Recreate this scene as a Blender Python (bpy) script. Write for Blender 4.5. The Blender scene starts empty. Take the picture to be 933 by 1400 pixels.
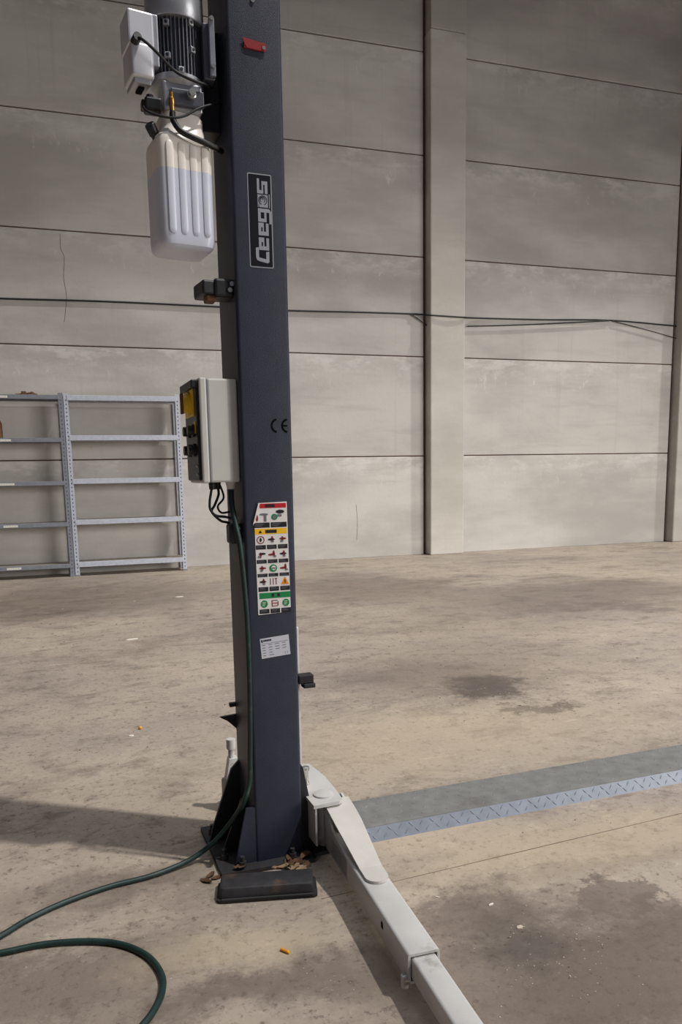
import bpy, bmesh, math, random
from mathutils import Vector, Matrix
random.seed(7)
scene = bpy.context.scene
COL = scene.collection

# ------------------------------------------------------------------ camera
CAM_H = 1.3
F_PX, CX, CY = 1050.0, 466.5, 805.45          # focal length and principal point in 933x1400 pixels
PITCH, ROLL, YAW = 0.15160872, -0.01774766, 0.31296982
_f = Vector((0, math.cos(PITCH), -math.sin(PITCH)))
_x = Vector((1, 0, 0))
_u = _x.cross(_f)
_x, _u = (math.cos(ROLL)*_x + math.sin(ROLL)*_u), (-math.sin(ROLL)*_x + math.cos(ROLL)*_u)
_m = Matrix(((math.cos(YAW), math.sin(YAW), 0), (-math.sin(YAW), math.cos(YAW), 0), (0, 0, 1)))
RX, UP, FW = _m @ _x, _m @ _u, _m @ _f
CAMP = Vector((0, 0, CAM_H))
cd = bpy.data.cameras.new('camera')
cam = bpy.data.objects.new('camera', cd)
COL.objects.link(cam)
cam.matrix_world = Matrix(((RX.x, UP.x, -FW.x, 0), (RX.y, UP.y, -FW.y, 0), (RX.z, UP.z, -FW.z, CAM_H), (0, 0, 0, 1)))
cd.sensor_fit = 'AUTO'
cd.sensor_width = 36.0
cd.lens = 36.0 * F_PX / 1400.0
cd.shift_y = (CY - 700.0) / 1400.0
cd.clip_start = 0.05
scene.camera = cam

def ray(q):
    return RX*((q[0]-CX)/F_PX) - UP*((q[1]-CY)/F_PX) + FW
def atz(q, z=0.0):                              # where a pixel's ray meets a height
    d = ray(q)
    return CAMP + d*((z-CAM_H)/d.z)
def aty(q, y):                                  # where it meets a plane parallel to the back wall
    d = ray(q)
    return CAMP + d*(y/d.y)

# ------------------------------------------------------------------ light
world = bpy.data.worlds.new('world')
scene.world = world
world.use_nodes = True
wn = world.node_tree.nodes['Background']
wn.inputs['Color'].default_value = (0.72, 0.80, 1.0, 1)
wn.inputs['Strength'].default_value = 0.11

def look(o, d):
    o.rotation_euler = Vector(d).to_track_quat('-Z', 'Y').to_euler()
sd = bpy.data.lights.new('sun', 'SUN')
sd.energy = 2.1
sd.angle = math.radians(1.6)
sd.color = (1.0, 0.965, 0.91)
sun = bpy.data.objects.new('sun', sd)
COL.objects.link(sun)
look(sun, (-0.407, 0.262, -0.875))
sun.location = (6, -4, 12)
ad = bpy.data.lights.new('side_daylight', 'AREA')      # stand-in for daylight from the right; the hall door is assumed, unseen
ad.shape = 'RECTANGLE'
ad.size, ad.size_y = 7.0, 4.5
ad.energy = 500
ad.spread = math.radians(88)
ad.color = (1.0, 0.965, 0.91)
side_light = bpy.data.objects.new('side_daylight', ad)
COL.objects.link(side_light)
side_light.location = (11.0, -3.0, 3.4)
look(side_light, (-0.42, 0.80, -0.42))
kd = bpy.data.lights.new('overhead_fill', 'AREA')      # unseen overhead fill, added to lighten the shadows on the floor
kd.shape = 'RECTANGLE'
kd.size, kd.size_y = 8.0, 6.0
kd.energy = 130
kd.color = (0.93, 0.95, 1.0)
kd.spread = math.radians(110)
fill_light = bpy.data.objects.new('overhead_fill', kd)
COL.objects.link(fill_light)
fill_light.location = (3.5, 3.0, 9.5)
look(fill_light, (0, 0.05, -1))

vs = scene.view_settings
vs.view_transform = 'Standard'
vs.look = 'None'
vs.exposure = 0.0
vs.gamma = 1.0
vs.use_curve_mapping = False

# ------------------------------------------------------------------ materials
def srgb(r, g, b):
    def c(v):
        v /= 255.0
        return v/12.92 if v <= 0.04045 else ((v+0.055)/1.055)**2.4
    return (c(r), c(g), c(b), 1)

def mat(name, col, rough=0.5, metal=0.0, var=0.0, vscale=8.0, bump=0.0, bscale=60.0, dirt=None, dirt_scale=4.0, dirt_lo=0.55, spec=0.5):
    m = bpy.data.materials.new(name)
    m.use_nodes = True
    nt = m.node_tree
    N, L = nt.nodes, nt.links
    b = N['Principled BSDF']
    b.inputs['Base Color'].default_value = col
    b.inputs['Roughness'].default_value = rough
    b.inputs['Metallic'].default_value = metal
    b.inputs['Specular IOR Level'].default_value = spec
    if var or bump or dirt:
        tc = N.new('ShaderNodeTexCoord')
    src = None
    if var:
        n = N.new('ShaderNodeTexNoise')
        n.inputs['Scale'].default_value = vscale
        n.inputs['Detail'].default_value = 5
        L.new(tc.outputs['Object'], n.inputs['Vector'])
        r = N.new('ShaderNodeMapRange')
        r.inputs['From Min'].default_value = 0.3
        r.inputs['From Max'].default_value = 0.7
        r.inputs['To Min'].default_value = 1-var
        r.inputs['To Max'].default_value = 1+var
        L.new(n.outputs['Fac'], r.inputs['Value'])
        mx = N.new('ShaderNodeMix')
        mx.data_type = 'RGBA'
        mx.blend_type = 'MULTIPLY'
        mx.inputs['Factor'].default_value = 1
        mx.inputs['A'].default_value = col
        L.new(r.outputs['Result'], mx.inputs['B'])
        src = mx.outputs['Result']
    if dirt:
        n = N.new('ShaderNodeTexNoise')
        n.inputs['Scale'].default_value = dirt_scale
        n.inputs['Detail'].default_value = 7
        n.inputs['Roughness'].default_value = 0.65
        L.new(tc.outputs['Object'], n.inputs['Vector'])
        r = N.new('ShaderNodeMapRange')
        r.inputs['From Min'].default_value = dirt_lo
        r.inputs['From Max'].default_value = dirt_lo+0.18
        L.new(n.outputs['Fac'], r.inputs['Value'])
        mx = N.new('ShaderNodeMix')
        mx.data_type = 'RGBA'
        L.new(r.outputs['Result'], mx.inputs['Factor'])
        if src:
            L.new(src, mx.inputs['A'])
        else:
            mx.inputs['A'].default_value = col
        mx.inputs['B'].default_value = dirt
        src = mx.outputs['Result']
    if src:
        L.new(src, b.inputs['Base Color'])
    if bump:
        n = N.new('ShaderNodeTexNoise')
        n.inputs['Scale'].default_value = bscale
        n.inputs['Detail'].default_value = 4
        L.new(tc.outputs['Object'], n.inputs['Vector'])
        bp = N.new('ShaderNodeBump')
        bp.inputs['Strength'].default_value = bump
        bp.inputs['Distance'].default_value = 0.004
        L.new(n.outputs['Fac'], bp.inputs['Height'])
        L.new(bp.outputs['Normal'], b.inputs['Normal'])
    return m

M = {}
M['column'] = mat('slate_blue_paint', srgb(50, 53, 68), 0.45, 0.0, 0.10, 14, 0.35, 420, spec=0.3)
M['black_steel'] = mat('black_steel', srgb(30, 30, 34), 0.5, 0, 0.2, 20, 0.15, 80)
M['base_steel'] = mat('dirty_black_steel', srgb(44, 43, 46), 0.6, 0, 0.25, 30, 0.3, 60, dirt=srgb(96, 72, 54), dirt_scale=9, dirt_lo=0.6)
M['rubber'] = mat('black_rubber', srgb(34, 34, 36), 0.65, 0, 0.2, 40, 0.3, 160)
M['hose'] = mat('hose_rubber', srgb(20, 20, 22), 0.45)
M['wire'] = mat('black_wire', srgb(16, 16, 18), 0.55)
M['lip'] = mat('groove_black', srgb(8, 8, 11), 0.8, spec=0.1)
M['arm'] = mat('light_grey_paint', srgb(196, 194, 192), 0.38, 0, 0.06, 10, 0.1, 200, dirt=srgb(128, 118, 108), dirt_scale=7, dirt_lo=0.62)
M['arm_strap'] = mat('worn_pale_paint', srgb(204, 200, 194), 0.4, 0, 0.06, 14, 0.1, 160, dirt=srgb(110, 104, 98), dirt_scale=9, dirt_lo=0.6)
M['zinc'] = mat('zinc_bolt', srgb(196, 194, 188), 0.3, 0.9)
M['alu'] = mat('cast_aluminium', srgb(176, 178, 184), 0.36, 0.55, 0.08, 20, 0.1, 120)
M['alu_box'] = mat('satin_aluminium', srgb(214, 215, 222), 0.36, 0.35, 0.06, 8)
M['motor'] = mat('motor_grey', srgb(96, 98, 106), 0.42, 0.5, 0.1, 20)
M['fin'] = mat('motor_fin_grey', srgb(112, 114, 122), 0.4, 0.5)
M['plastic_blk'] = mat('black_plastic', srgb(22, 22, 24), 0.4)
M['brass'] = mat('brass', srgb(196, 152, 84), 0.3, 0.9)
M['tank_top'] = mat('milky_plastic', srgb(242, 234, 226), 0.32, 0, 0.04, 10)
M['tank_oil'] = mat('milky_plastic_oil_behind', srgb(214, 218, 234), 0.3, 0, 0.05, 6)
M['box_grey'] = mat('pale_grey_plastic', srgb(206, 204, 198), 0.45, 0, 0.04, 12, dirt=srgb(150, 142, 128), dirt_scale=8, dirt_lo=0.68)
M['yellow'] = mat('yellow_plastic', srgb(232, 190, 30), 0.4)
M['green_cable'] = mat('dark_green_cable', srgb(16, 44, 40), 0.5, 0, 0.25, 30, dirt=srgb(84, 84, 78), dirt_scale=24, dirt_lo=0.6)
M['logo_bg'] = mat('logo_black', srgb(10, 11, 24), 0.6, spec=0.2)
M['logo_fg'] = mat('logo_silver', srgb(158, 160, 170), 0.4)
M['red'] = mat('red_plastic', srgb(150, 44, 44), 0.4)
M['s_white'] = mat('sticker_white', srgb(226, 222, 220), 0.45)
M['s_red'] = mat('sticker_red', srgb(188, 24, 34), 0.4)
M['s_yellow'] = mat('sticker_yellow', srgb(244, 190, 24), 0.4)
M['s_green'] = mat('sticker_green', srgb(20, 128, 70), 0.4)
M['s_black'] = mat('sticker_black', srgb(26, 25, 30), 0.4)
M['s_grey'] = mat('sticker_grey', srgb(112, 112, 120), 0.4)
M['s_maroon'] = mat('sticker_maroon', srgb(128, 38, 46), 0.4)
M['s_orange'] = mat('sticker_orange', srgb(226, 140, 20), 0.4)
M['rating'] = mat('rating_plate', srgb(196, 198, 208), 0.4)
M['galv'] = mat('galvanised_steel', srgb(186, 191, 204), 0.45, 0.12, 0.10, 30)
M['galv_dark'] = mat('galvanised_steel_darker', srgb(128, 132, 142), 0.5, 0.15, 0.12, 30)  # darker tone, for the left shelving unit and small fittings
M['shelf_board'] = mat('shelf_sheet', srgb(150, 142, 130), 0.55, 0.2, 0.1, 12)
M['slot'] = mat('slot_shadow_grey', srgb(70, 72, 80), 0.8)
M['tread'] = mat('tread_plate_steel', srgb(124, 131, 145), 0.5, 0.1, 0.10, 26, 0.1, 90)
M['tread_top'] = mat('dusty_tread_plate', srgb(124, 124, 122), 0.6, 0.1, 0.15, 18, 0.25, 90, dirt=srgb(82, 78, 72), dirt_scale=3, dirt_lo=0.56)
M['paper'] = mat('paper', srgb(226, 222, 212), 0.7)
M['chip'] = mat('pale_chip', srgb(192, 180, 164), 0.7)
M['leaf'] = mat('dry_leaf', srgb(88, 62, 40), 0.8, 0, 0.35, 30)
M['leaf2'] = mat('pale_dry_leaf', srgb(140, 116, 88), 0.8, 0, 0.3, 30)
M['orange'] = mat('orange_filter', srgb(224, 150, 44), 0.6)
M['rust'] = mat('rusty_brown', srgb(104, 72, 46), 0.7, 0, 0.3, 20)
M['floor_joint'] = mat('joint_filler', srgb(116, 100, 88), 0.9, 0, 0.4, 3)
M['joint'] = mat('joint_mortar', srgb(92, 66, 58), 0.9)

def nd(nt, t, **kw):
    n = nt.nodes.new(t)
    for k, v in kw.items():
        if k in n.inputs:
            n.inputs[k].default_value = v
        else:
            setattr(n, k, v)
    return n

def mixrgb(nt, fac, a, b, blend='MIX'):
    n = nt.nodes.new('ShaderNodeMix')
    n.data_type = 'RGBA'
    n.blend_type = blend
    for key, v in (('Factor', fac), ('A', a), ('B', b)):
        if isinstance(v, (int, float, tuple)):
            n.inputs[key].default_value = v
        else:
            nt.links.new(v, n.inputs[key])
    return n.outputs['Result']

def maprange(nt, val, a, b, c=0.0, d=1.0):
    n = nt.nodes.new('ShaderNodeMapRange')
    n.interpolation_type = 'SMOOTHSTEP'
    for k, v in (('From Min', a), ('From Max', b), ('To Min', c), ('To Max', d)):
        n.inputs[k].default_value = v
    nt.links.new(val, n.inputs['Value'])
    return n.outputs['Result']

def noise(nt, vec, scale, detail=5, rough=0.55, dist=0.0):
    n = nd(nt, 'ShaderNodeTexNoise', Scale=scale, Detail=detail, Roughness=rough, Distortion=dist)
    nt.links.new(vec, n.inputs['Vector'])
    return n.outputs['Fac']

def vmul(nt, vec, s, add=(0, 0, 0)):
    n = nt.nodes.new('ShaderNodeMapping')
    n.inputs['Scale'].default_value = s
    n.inputs['Location'].default_value = add
    nt.links.new(vec, n.inputs['Vector'])
    return n.outputs['Vector']

def concrete_panel_mat(name, base, pale, dark):
    m = bpy.data.materials.new(name)
    m.use_nodes = True
    nt = m.node_tree
    b = nt.nodes['Principled BSDF']
    b.inputs['Roughness'].default_value = 0.85
    b.inputs['Specular IOR Level'].default_value = 0.25
    tc = nt.nodes.new('ShaderNodeTexCoord')
    geo = nt.nodes.new('ShaderNodeNewGeometry')
    P = geo.outputs['Position']
    O = tc.outputs['Object']
    # broad cloudy tone
    c = mixrgb(nt, maprange(nt, noise(nt, vmul(nt, P, (0.35, 1, 0.9)), 1.2, 6, 0.6), 0.35, 0.68), base, dark)
    # horizontal trowel clouds
    c = mixrgb(nt, maprange(nt, noise(nt, vmul(nt, P, (0.5, 1, 4.0)), 1.6, 5, 0.6), 0.5, 0.75, 0, 0.45), c, dark)
    # vertical run marks
    c = mixrgb(nt, maprange(nt, noise(nt, vmul(nt, P, (9.0, 1, 0.25)), 1.0, 4, 0.6), 0.56, 0.72, 0, 0.30), c, dark)
    # pale lime bloom along the top of each panel (object origin is the panel's top)
    sep = nt.nodes.new('ShaderNodeSeparateXYZ')
    nt.links.new(O, sep.inputs[0])
    top = maprange(nt, sep.outputs['Z'], -0.42, -0.05)
    nz = maprange(nt, noise(nt, vmul(nt, P, (1.0, 1, 2.2)), 2.0, 8, 0.7), 0.45, 0.62)
    mm = nt.nodes.new('ShaderNodeMath')
    mm.operation = 'MULTIPLY'
    nt.links.new(top, mm.inputs[0])
    nt.links.new(nz, mm.inputs[1])
    m2 = nt.nodes.new('ShaderNodeMath')
    m2.operation = 'MULTIPLY'
    m2.inputs[1].default_value = 0.5
    nt.links.new(mm.outputs[0], m2.inputs[0])
    c = mixrgb(nt, m2.outputs[0], c, pale)
    # ragged white drips
    band = nt.nodes.new('ShaderNodeMath')
    band.operation = 'MULTIPLY'
    nt.links.new(maprange(nt, sep.outputs['Z'], -0.55, -0.36), band.inputs[0])
    nt.links.new(maprange(nt, sep.outputs['Z'], -0.16, -0.30), band.inputs[1])
    dr = nt.nodes.new('ShaderNodeMath')
    dr.operation = 'MULTIPLY'
    nt.links.new(band.outputs[0], dr.inputs[0])
    nt.links.new(maprange(nt, noise(nt, vmul(nt, P, (6.0, 1, 2.2)), 1.8, 8, 0.75), 0.58, 0.68, 0, 0.55), dr.inputs[1])
    c = mixrgb(nt, dr.outputs[0], c, pale)
    # small dark pits
    c = mixrgb(nt, maprange(nt, noise(nt, P, 22.0, 2, 0.5), 0.74, 0.80, 0, 0.5), c, dark)
    # slight tone change panel by panel
    oi = nt.nodes.new('ShaderNodeObjectInfo')
    r = maprange(nt, oi.outputs['Random'], 0, 1, 0.93, 1.05)
    c = mixrgb(nt, 1.0, c, r, 'MULTIPLY')
    nt.links.new(c, b.inputs['Base Color'])
    bp = nd(nt, 'ShaderNodeBump', Strength=0.25, Distance=0.01)
    nt.links.new(noise(nt, P, 18.0, 8, 0.65), bp.inputs['Height'])
    nt.links.new(bp.outputs['Normal'], b.inputs['Normal'])
    return m

M['panel'] = concrete_panel_mat('precast_concrete', srgb(196, 192, 187), srgb(220, 217, 213), srgb(170, 165, 161))
M['pillar'] = concrete_panel_mat('pillar_concrete', srgb(196, 192, 185), srgb(212, 208, 202), srgb(176, 171, 164))

def floor_mat():
    m = bpy.data.materials.new('worn_concrete_floor')
    m.use_nodes = True
    nt = m.node_tree
    b = nt.nodes['Principled BSDF']
    geo = nt.nodes.new('ShaderNodeNewGeometry')
    P = geo.outputs['Position']
    base, warm, dark = srgb(162, 150, 139), srgb(180, 166, 150), srgb(104, 93, 86)
    c = mixrgb(nt, maprange(nt, noise(nt, P, 0.55, 6, 0.6), 0.38, 0.62), base, warm)
    c = mixrgb(nt, maprange(nt, noise(nt, vmul(nt, P, (0.6, 1.0, 1), (3, 8, 0)), 0.9, 9, 0.72), 0.50, 0.68, 0, 0.62), c, dark)
    c = mixrgb(nt, maprange(nt, noise(nt, vmul(nt, P, (0.8, 1.4, 1)), 3.2, 9, 0.76, 0.4), 0.50, 0.66, 0, 0.55), c, dark)
    c = mixrgb(nt, maprange(nt, noise(nt, P, 10.0, 9, 0.8), 0.52, 0.64, 0, 0.55), c, dark)
    c = mixrgb(nt, maprange(nt, noise(nt, vmul(nt, P, (1, 1.3, 1), (1.7, 4.2, 0)), 7.0, 9, 0.8), 0.54, 0.66, 0, 0.45), c, srgb(202, 190, 172))
    c = mixrgb(nt, maprange(nt, noise(nt, P, 40.0, 6, 0.8), 0.54, 0.64, 0, 0.55), c, srgb(86, 74, 66))
    c = mixrgb(nt, maprange(nt, noise(nt, vmul(nt, P, (1, 1, 1), (5.1, 2.2, 0)), 55.0, 4, 0.7), 0.62, 0.70, 0, 0.6), c, srgb(212, 202, 186))
    # stains and broad darker patches: pixel of the centre, half sizes in metres (x, y), strength, colour, softness
    wob = nt.nodes.new('ShaderNodeTexNoise')
    wob.inputs['Scale'].default_value = 2.4
    wob.inputs['Detail'].default_value = 7
    wob.inputs['Roughness'].default_value = 0.7
    nt.links.new(P, wob.inputs['Vector'])
    sub = nd(nt, 'ShaderNodeVectorMath', operation='SUBTRACT')
    nt.links.new(wob.outputs['Color'], sub.inputs[0])
    sub.inputs[1].default_value = (0.5, 0.5, 0.5)
    wob.inputs['Scale'].default_value = 3.2
    wob.inputs['Detail'].default_value = 10
    wob.inputs['Roughness'].default_value = 0.78
    oil, brown_tone, grime, dust = srgb(66, 60, 58), srgb(100, 88, 80), srgb(96, 84, 76), srgb(196, 178, 150)
    patches = [
        ((672, 938), 0.24, 0.26, 0.80, oil, 0.7, 1.0), ((735, 968), 0.26, 0.08, 0.75, oil, 0.4, 1.0),
        ((590, 925), 0.65, 0.45, 0.45, brown_tone, 0.9, 1.0), ((640, 905), 1.0, 0.65, 0.35, brown_tone, 1.0, 1.2),
        ((500, 805), 1.1, 1.1, 0.55, grime, 0.9, 2.0), ((800, 812), 1.7, 0.9, 0.55, grime, 0.9, 2.0),
        ((640, 850), 1.2, 0.9, 0.28, grime, 0.9, 1.5), ((90, 820), 1.6, 1.1, 0.55, grime, 0.9, 1.6),
        ((740, 1330), 0.50, 0.34, 0.62, brown_tone, 0.8, 1.0), ((900, 1330), 0.45, 0.30, 0.55, brown_tone, 0.7, 0.7),
        ((650, 1245), 0.22, 0.10, 0.65, brown_tone, 0.7, 0.5), ((850, 1225), 0.13, 0.10, 0.7, srgb(110, 98, 90), 0.12, 0.5), ((930, 1255), 0.10, 0.14, 0.6, srgb(110, 98, 90), 0.2, 0.5),
        ((700, 1290), 0.16, 0.12, 0.55, oil, 0.9, 0.5), ((455, 1330), 0.34, 0.12, 0.45, brown_tone, 0.8, 0.5),
        ((90, 1345), 0.36, 0.16, 0.60, brown_tone, 0.8, 0.6), ((130, 1215), 0.34, 0.12, 0.45, brown_tone, 0.8, 0.6), ((270, 1375), 0.40, 0.07, 0.5, brown_tone, 0.9, 0.5), ((830, 1180), 0.4, 0.05, 0.35, brown_tone, 0.9, 0.5),  # broad darker patches, mostly on the near left floor
        ((560, 1130), 0.5, 0.18, 0.35, dust, 0.9, 0.5), ((800, 1150), 0.7, 0.20, 0.40, dust, 0.9, 0.6),
        ((600, 1010), 1.2, 0.5, 0.35, dust, 0.9, 0.8), ((330, 1300), 0.3, 0.10, 0.35, dust, 0.9, 0.5),
    ]
    for q, sx, sy, k, colr, soft, wo in patches:
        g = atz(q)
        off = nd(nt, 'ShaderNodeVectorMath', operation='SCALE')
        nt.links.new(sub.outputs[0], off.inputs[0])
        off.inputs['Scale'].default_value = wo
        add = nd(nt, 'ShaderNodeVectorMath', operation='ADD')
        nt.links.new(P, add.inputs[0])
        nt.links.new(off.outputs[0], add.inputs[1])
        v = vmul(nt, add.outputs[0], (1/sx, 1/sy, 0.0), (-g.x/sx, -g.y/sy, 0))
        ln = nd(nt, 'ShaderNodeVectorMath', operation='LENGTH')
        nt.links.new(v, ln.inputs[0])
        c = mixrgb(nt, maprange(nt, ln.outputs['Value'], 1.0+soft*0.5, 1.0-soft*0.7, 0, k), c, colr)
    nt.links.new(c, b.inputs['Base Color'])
    nt.links.new(maprange(nt, noise(nt, P, 3.0, 5), 0.35, 0.7, 0.5, 0.75), b.inputs['Roughness'])
    b.inputs['Specular IOR Level'].default_value = 0.35
    bp = nd(nt, 'ShaderNodeBump', Strength=0.35, Distance=0.01)
    nt.links.new(noise(nt, P, 26.0, 9, 0.7), bp.inputs['Height'])
    nt.links.new(bp.outputs['Normal'], b.inputs['Normal'])
    return m
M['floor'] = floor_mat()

# ------------------------------------------------------------------ mesh helpers
class MB:
    def __init__(self):
        self.v, self.f, self.mi = [], [], []
    def add(self, verts, faces, mi=0, T=None):
        o = len(self.v)
        for p in verts:
            p = Vector(p)
            self.v.append(tuple(T @ p if T else p))
        for fc in faces:
            self.f.append(tuple(i+o for i in fc))
            self.mi.append(mi)
        return self
    def bm(self, bm, mi=0, T=None):
        bm.verts.index_update()
        self.add([v.co.copy() for v in bm.verts], [[v.index for v in f.verts] for f in bm.faces], mi, T)
        bm.free()
        return self
    def box(self, lo, hi, bev=0.0, mi=0, T=None, seg=2):
        bm = bmesh.new()
        bmesh.ops.create_cube(bm, size=1)
        for v in bm.verts:
            v.co = Vector([(lo[i]+hi[i])/2 + v.co[i]*(hi[i]-lo[i]) for i in range(3)])
        if bev:
            bmesh.ops.bevel(bm, geom=list(bm.edges), offset=bev, segments=seg, affect='EDGES', profile=0.5)
        return self.bm(bm, mi, T)
    def prism(self, pts, a, b, axis='t', mi=0, T=None):
        # pts: 2-D outline; axis 't' -> (s, z) extruded along t; 'z' -> (s, t) extruded along z; 's' -> (t, z) along s
        def put(p, h):
            return {'t': (p[0], h, p[1]), 'z': (p[0], p[1], h), 's': (h, p[0], p[1])}[axis]
        n = len(pts)
        V = [put(p, a) for p in pts] + [put(p, b) for p in pts]
        F = [list(range(n)), list(range(2*n-1, n-1, -1))]
        F += [[i, n+i, n+(i+1) % n, (i+1) % n] for i in range(n)]
        return self.add(V, F, mi, T)
    def cyl(self, p0, p1, r0, r1=None, n=20, mi=0, T=None, rings=None):
        # solid of revolution between two points; rings: list of (fraction, radius)
        p0, p1 = Vector(p0), Vector(p1)
        d = p1-p0
        z = d.normalized()
        x = z.orthogonal().normalized()
        y = z.cross(x)
        rings = rings or [(0, r0), (1, r0 if r1 is None else r1)]
        V, F = [], []
        for fr, r in rings:
            for k in range(n):
                an = 2*math.pi*k/n
                V.append(p0 + d*fr + (x*math.cos(an) + y*math.sin(an))*r)
        for j in range(len(rings)-1):
            for k in range(n):
                F.append([j*n+k, j*n+(k+1) % n, (j+1)*n+(k+1) % n, (j+1)*n+k])
        F.append(list(range(n-1, -1, -1)))
        F.append([(len(rings)-1)*n+k for k in range(n)])
        return self.add(V, F, mi, T)
    def tube(self, pts, r, n=10, sub=6, mi=0, T=None, smooth=True):
        P = [Vector(p) for p in pts]
        if smooth and len(P) > 2:
            Q = []
            for i in range(len(P)-1):
                a, b, c, d = P[max(i-1, 0)], P[i], P[i+1], P[min(i+2, len(P)-1)]
                for k in range(sub):
                    t = k/sub
                    Q.append(0.5*((2*b) + (c-a)*t + (2*a-5*b+4*c-d)*t*t + (3*b-a-3*c+d)*t**3))
            Q.append(P[-1])
            P = Q
        V, F = [], []
        x = None
        for i, pt in enumerate(P):
            d = (P[min(i+1, len(P)-1)]-P[max(i-1, 0)]).normalized()
            x = d.orthogonal().normalized() if x is None else (x - d*x.dot(d)).normalized()
            y = d.cross(x)
            for k in range(n):
                an = 2*math.pi*k/n
                V.append(pt + (x*math.cos(an)+y*math.sin(an))*r)
        for j in range(len(P)-1):
            for k in range(n):
                F.append([j*n+k, j*n+(k+1) % n, (j+1)*n+(k+1) % n, (j+1)*n+k])
        F.append(list(range(n-1, -1, -1)))
        F.append([(len(P)-1)*n+k for k in range(n)])
        return self.add(V, F, mi, T)
    def loft(self, rings, mi=0, T=None, mis=None):
        n = len(rings[0])
        V = [p for r in rings for p in r]
        for j in range(len(rings)-1):
            pass
        o = len(self.v)
        for p in V:
            self.v.append(tuple(T @ Vector(p) if T else p))
        for j in range(len(rings)-1):
            for k in range(n):
                self.f.append((o+j*n+k, o+j*n+(k+1) % n, o+(j+1)*n+(k+1) % n, o+(j+1)*n+k))
                self.mi.append(mis[j] if mis else mi)
        self.f.append(tuple(o+k for k in range(n-1, -1, -1)))
        self.mi.append(mis[0] if mis else mi)
        self.f.append(tuple(o+(len(rings)-1)*n+k for k in range(n)))
        self.mi.append(mis[-1] if mis else mi)
        return self
    def build(self, name, mats, parent=None, loc=None, smooth=None):
        me = bpy.data.meshes.new(name)
        me.from_pydata(self.v, [], self.f)
        bm = bmesh.new()
        bm.from_mesh(me)
        bmesh.ops.recalc_face_normals(bm, faces=bm.faces)
        bm.to_mesh(me)
        bm.free()
        if not isinstance(mats, (list, tuple)):
            mats = [mats]
        for m in mats:
            me.materials.append(M[m] if isinstance(m, str) else m)
        for pf, i in zip(me.polygons, self.mi):
            pf.material_index = i
        if smooth:
            for pf in me.polygons:
                pf.use_smooth = True
            try:
                me.set_sharp_from_angle(angle=math.radians(smooth))
            except Exception:
                pass
        o = bpy.data.objects.new(name, me)
        COL.objects.link(o)
        if parent:
            o.parent = parent
        if loc is not None:
            o.location = loc
        return o

def empty(name, loc=(0, 0, 0), rz=0.0):
    o = bpy.data.objects.new(name, None)
    o.empty_display_size = 0.1
    COL.objects.link(o)
    o.location = loc
    o.rotation_euler = (0, 0, rz)
    return o

def tag(o, label=None, cat=None, group=None, kind=None):
    for k, v in (('label', label), ('category', cat), ('group', group), ('kind', kind)):
        if v:
            o[k] = v
    return o

def rot_about(c, ang, axis='Z'):
    c = Vector(c)
    return Matrix.Translation(c) @ Matrix.Rotation(ang, 4, axis) @ Matrix.Translation(-c)

# ------------------------------------------------------------------ the hall
WALL_Y = 10.98
mb = MB()
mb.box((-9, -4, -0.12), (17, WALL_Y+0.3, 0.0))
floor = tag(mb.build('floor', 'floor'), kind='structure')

# saw-cut joint in the slab: a shallow dark groove filler lying flush
j0, j1 = atz((520, 1210)), atz((933, 1112))
mb = MB()
jd = (j1-j0).normalized()
jn = Vector((-jd.y, jd.x, 0))
a, b_ = j0-jd*0.2, j1+jd*3.0
w_ = 0.0016
mb.prism([(a-jn*w_)[:2], (b_-jn*w_)[:2], (b_+jn*w_)[:2], (a+jn*w_)[:2]], -0.01, 0.0006, 'z')
mb.build('floor_joint', 'floor_joint', floor)

mb = MB()
mb.box((-9, WALL_Y+0.03, 0), (17, WALL_Y+0.28, 9.6))
wall = tag(mb.build('wall_back', 'joint'), kind='structure')
ZJ = [0.0, 1.518, 2.990, 4.416, 5.818, 7.193, 8.55, 9.6]
BAYS = [(-9.0, -3.60), (-3.58, 4.925), (5.50, 9.495), (10.07, 17.0)]
for xa, xb in BAYS:
    for i in range(len(ZJ)-1):
        g = 0.008
        zt = ZJ[i+1]-(g if i < 6 else 0)
        mb = MB()
        mb.box((xa, 0, (ZJ[i]+(g if i else 0.0))-zt), (xb, 0.09, 0), 0.006, seg=1)
        mb.build('concrete_panel', 'panel', wall, (0, WALL_Y, zt))
for xa, xb in ((4.965, 5.53), (9.535, 10.10)):
    mb = MB()
    zj = aty((612, 41), WALL_Y-0.17).z
    mb.box((xa, -0.17, -zj+0.004), (xb, 0.1, 0), 0.018, seg=2)
    mb.build('pillar', 'pillar', wall, (0, WALL_Y, zj-0.004))
    MB().box((xa+0.006, -0.166, zj-9.6), (xb, 0.1, 0), 0.014, seg=2).build('pillar', 'pillar', wall, (0, WALL_Y, 9.6))

# unseen roof strips, added to block sun and sky; dark left wall, also unseen
mb = MB()
mb.box((-9, 9.25, 9.6), (17, WALL_Y+0.28, 9.8))
mb.box((-9, -4, 9.6), (-3.0, 9.25, 9.8))
tag(mb.build('roof_sun_block', 'pillar'), kind='structure')
mb = MB()
mb.box((-9.25, -4, 0), (-9.0, WALL_Y+0.28, 9.8))
tag(mb.build('wall_left', 'joint'), kind='structure')

def wallpt(q, off=0.014):
    return aty(q, WALL_Y-off)
# a hairline crack in one panel and a dirt line where wall and floor meet
MB().tube([wallpt(q, 0.0) for q in ((82, 320), (83, 340), (88, 352), (87, 380), (91, 405), (88, 440))], 0.0028, 5, 3).build('hairline_crack', 'joint', wall)
MB().tube([wallpt(q, 0.0) for q in ((487, 690), (489, 712), (488, 738))], 0.003, 5, 3).build('hairline_crack', 'joint', wall)
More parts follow.
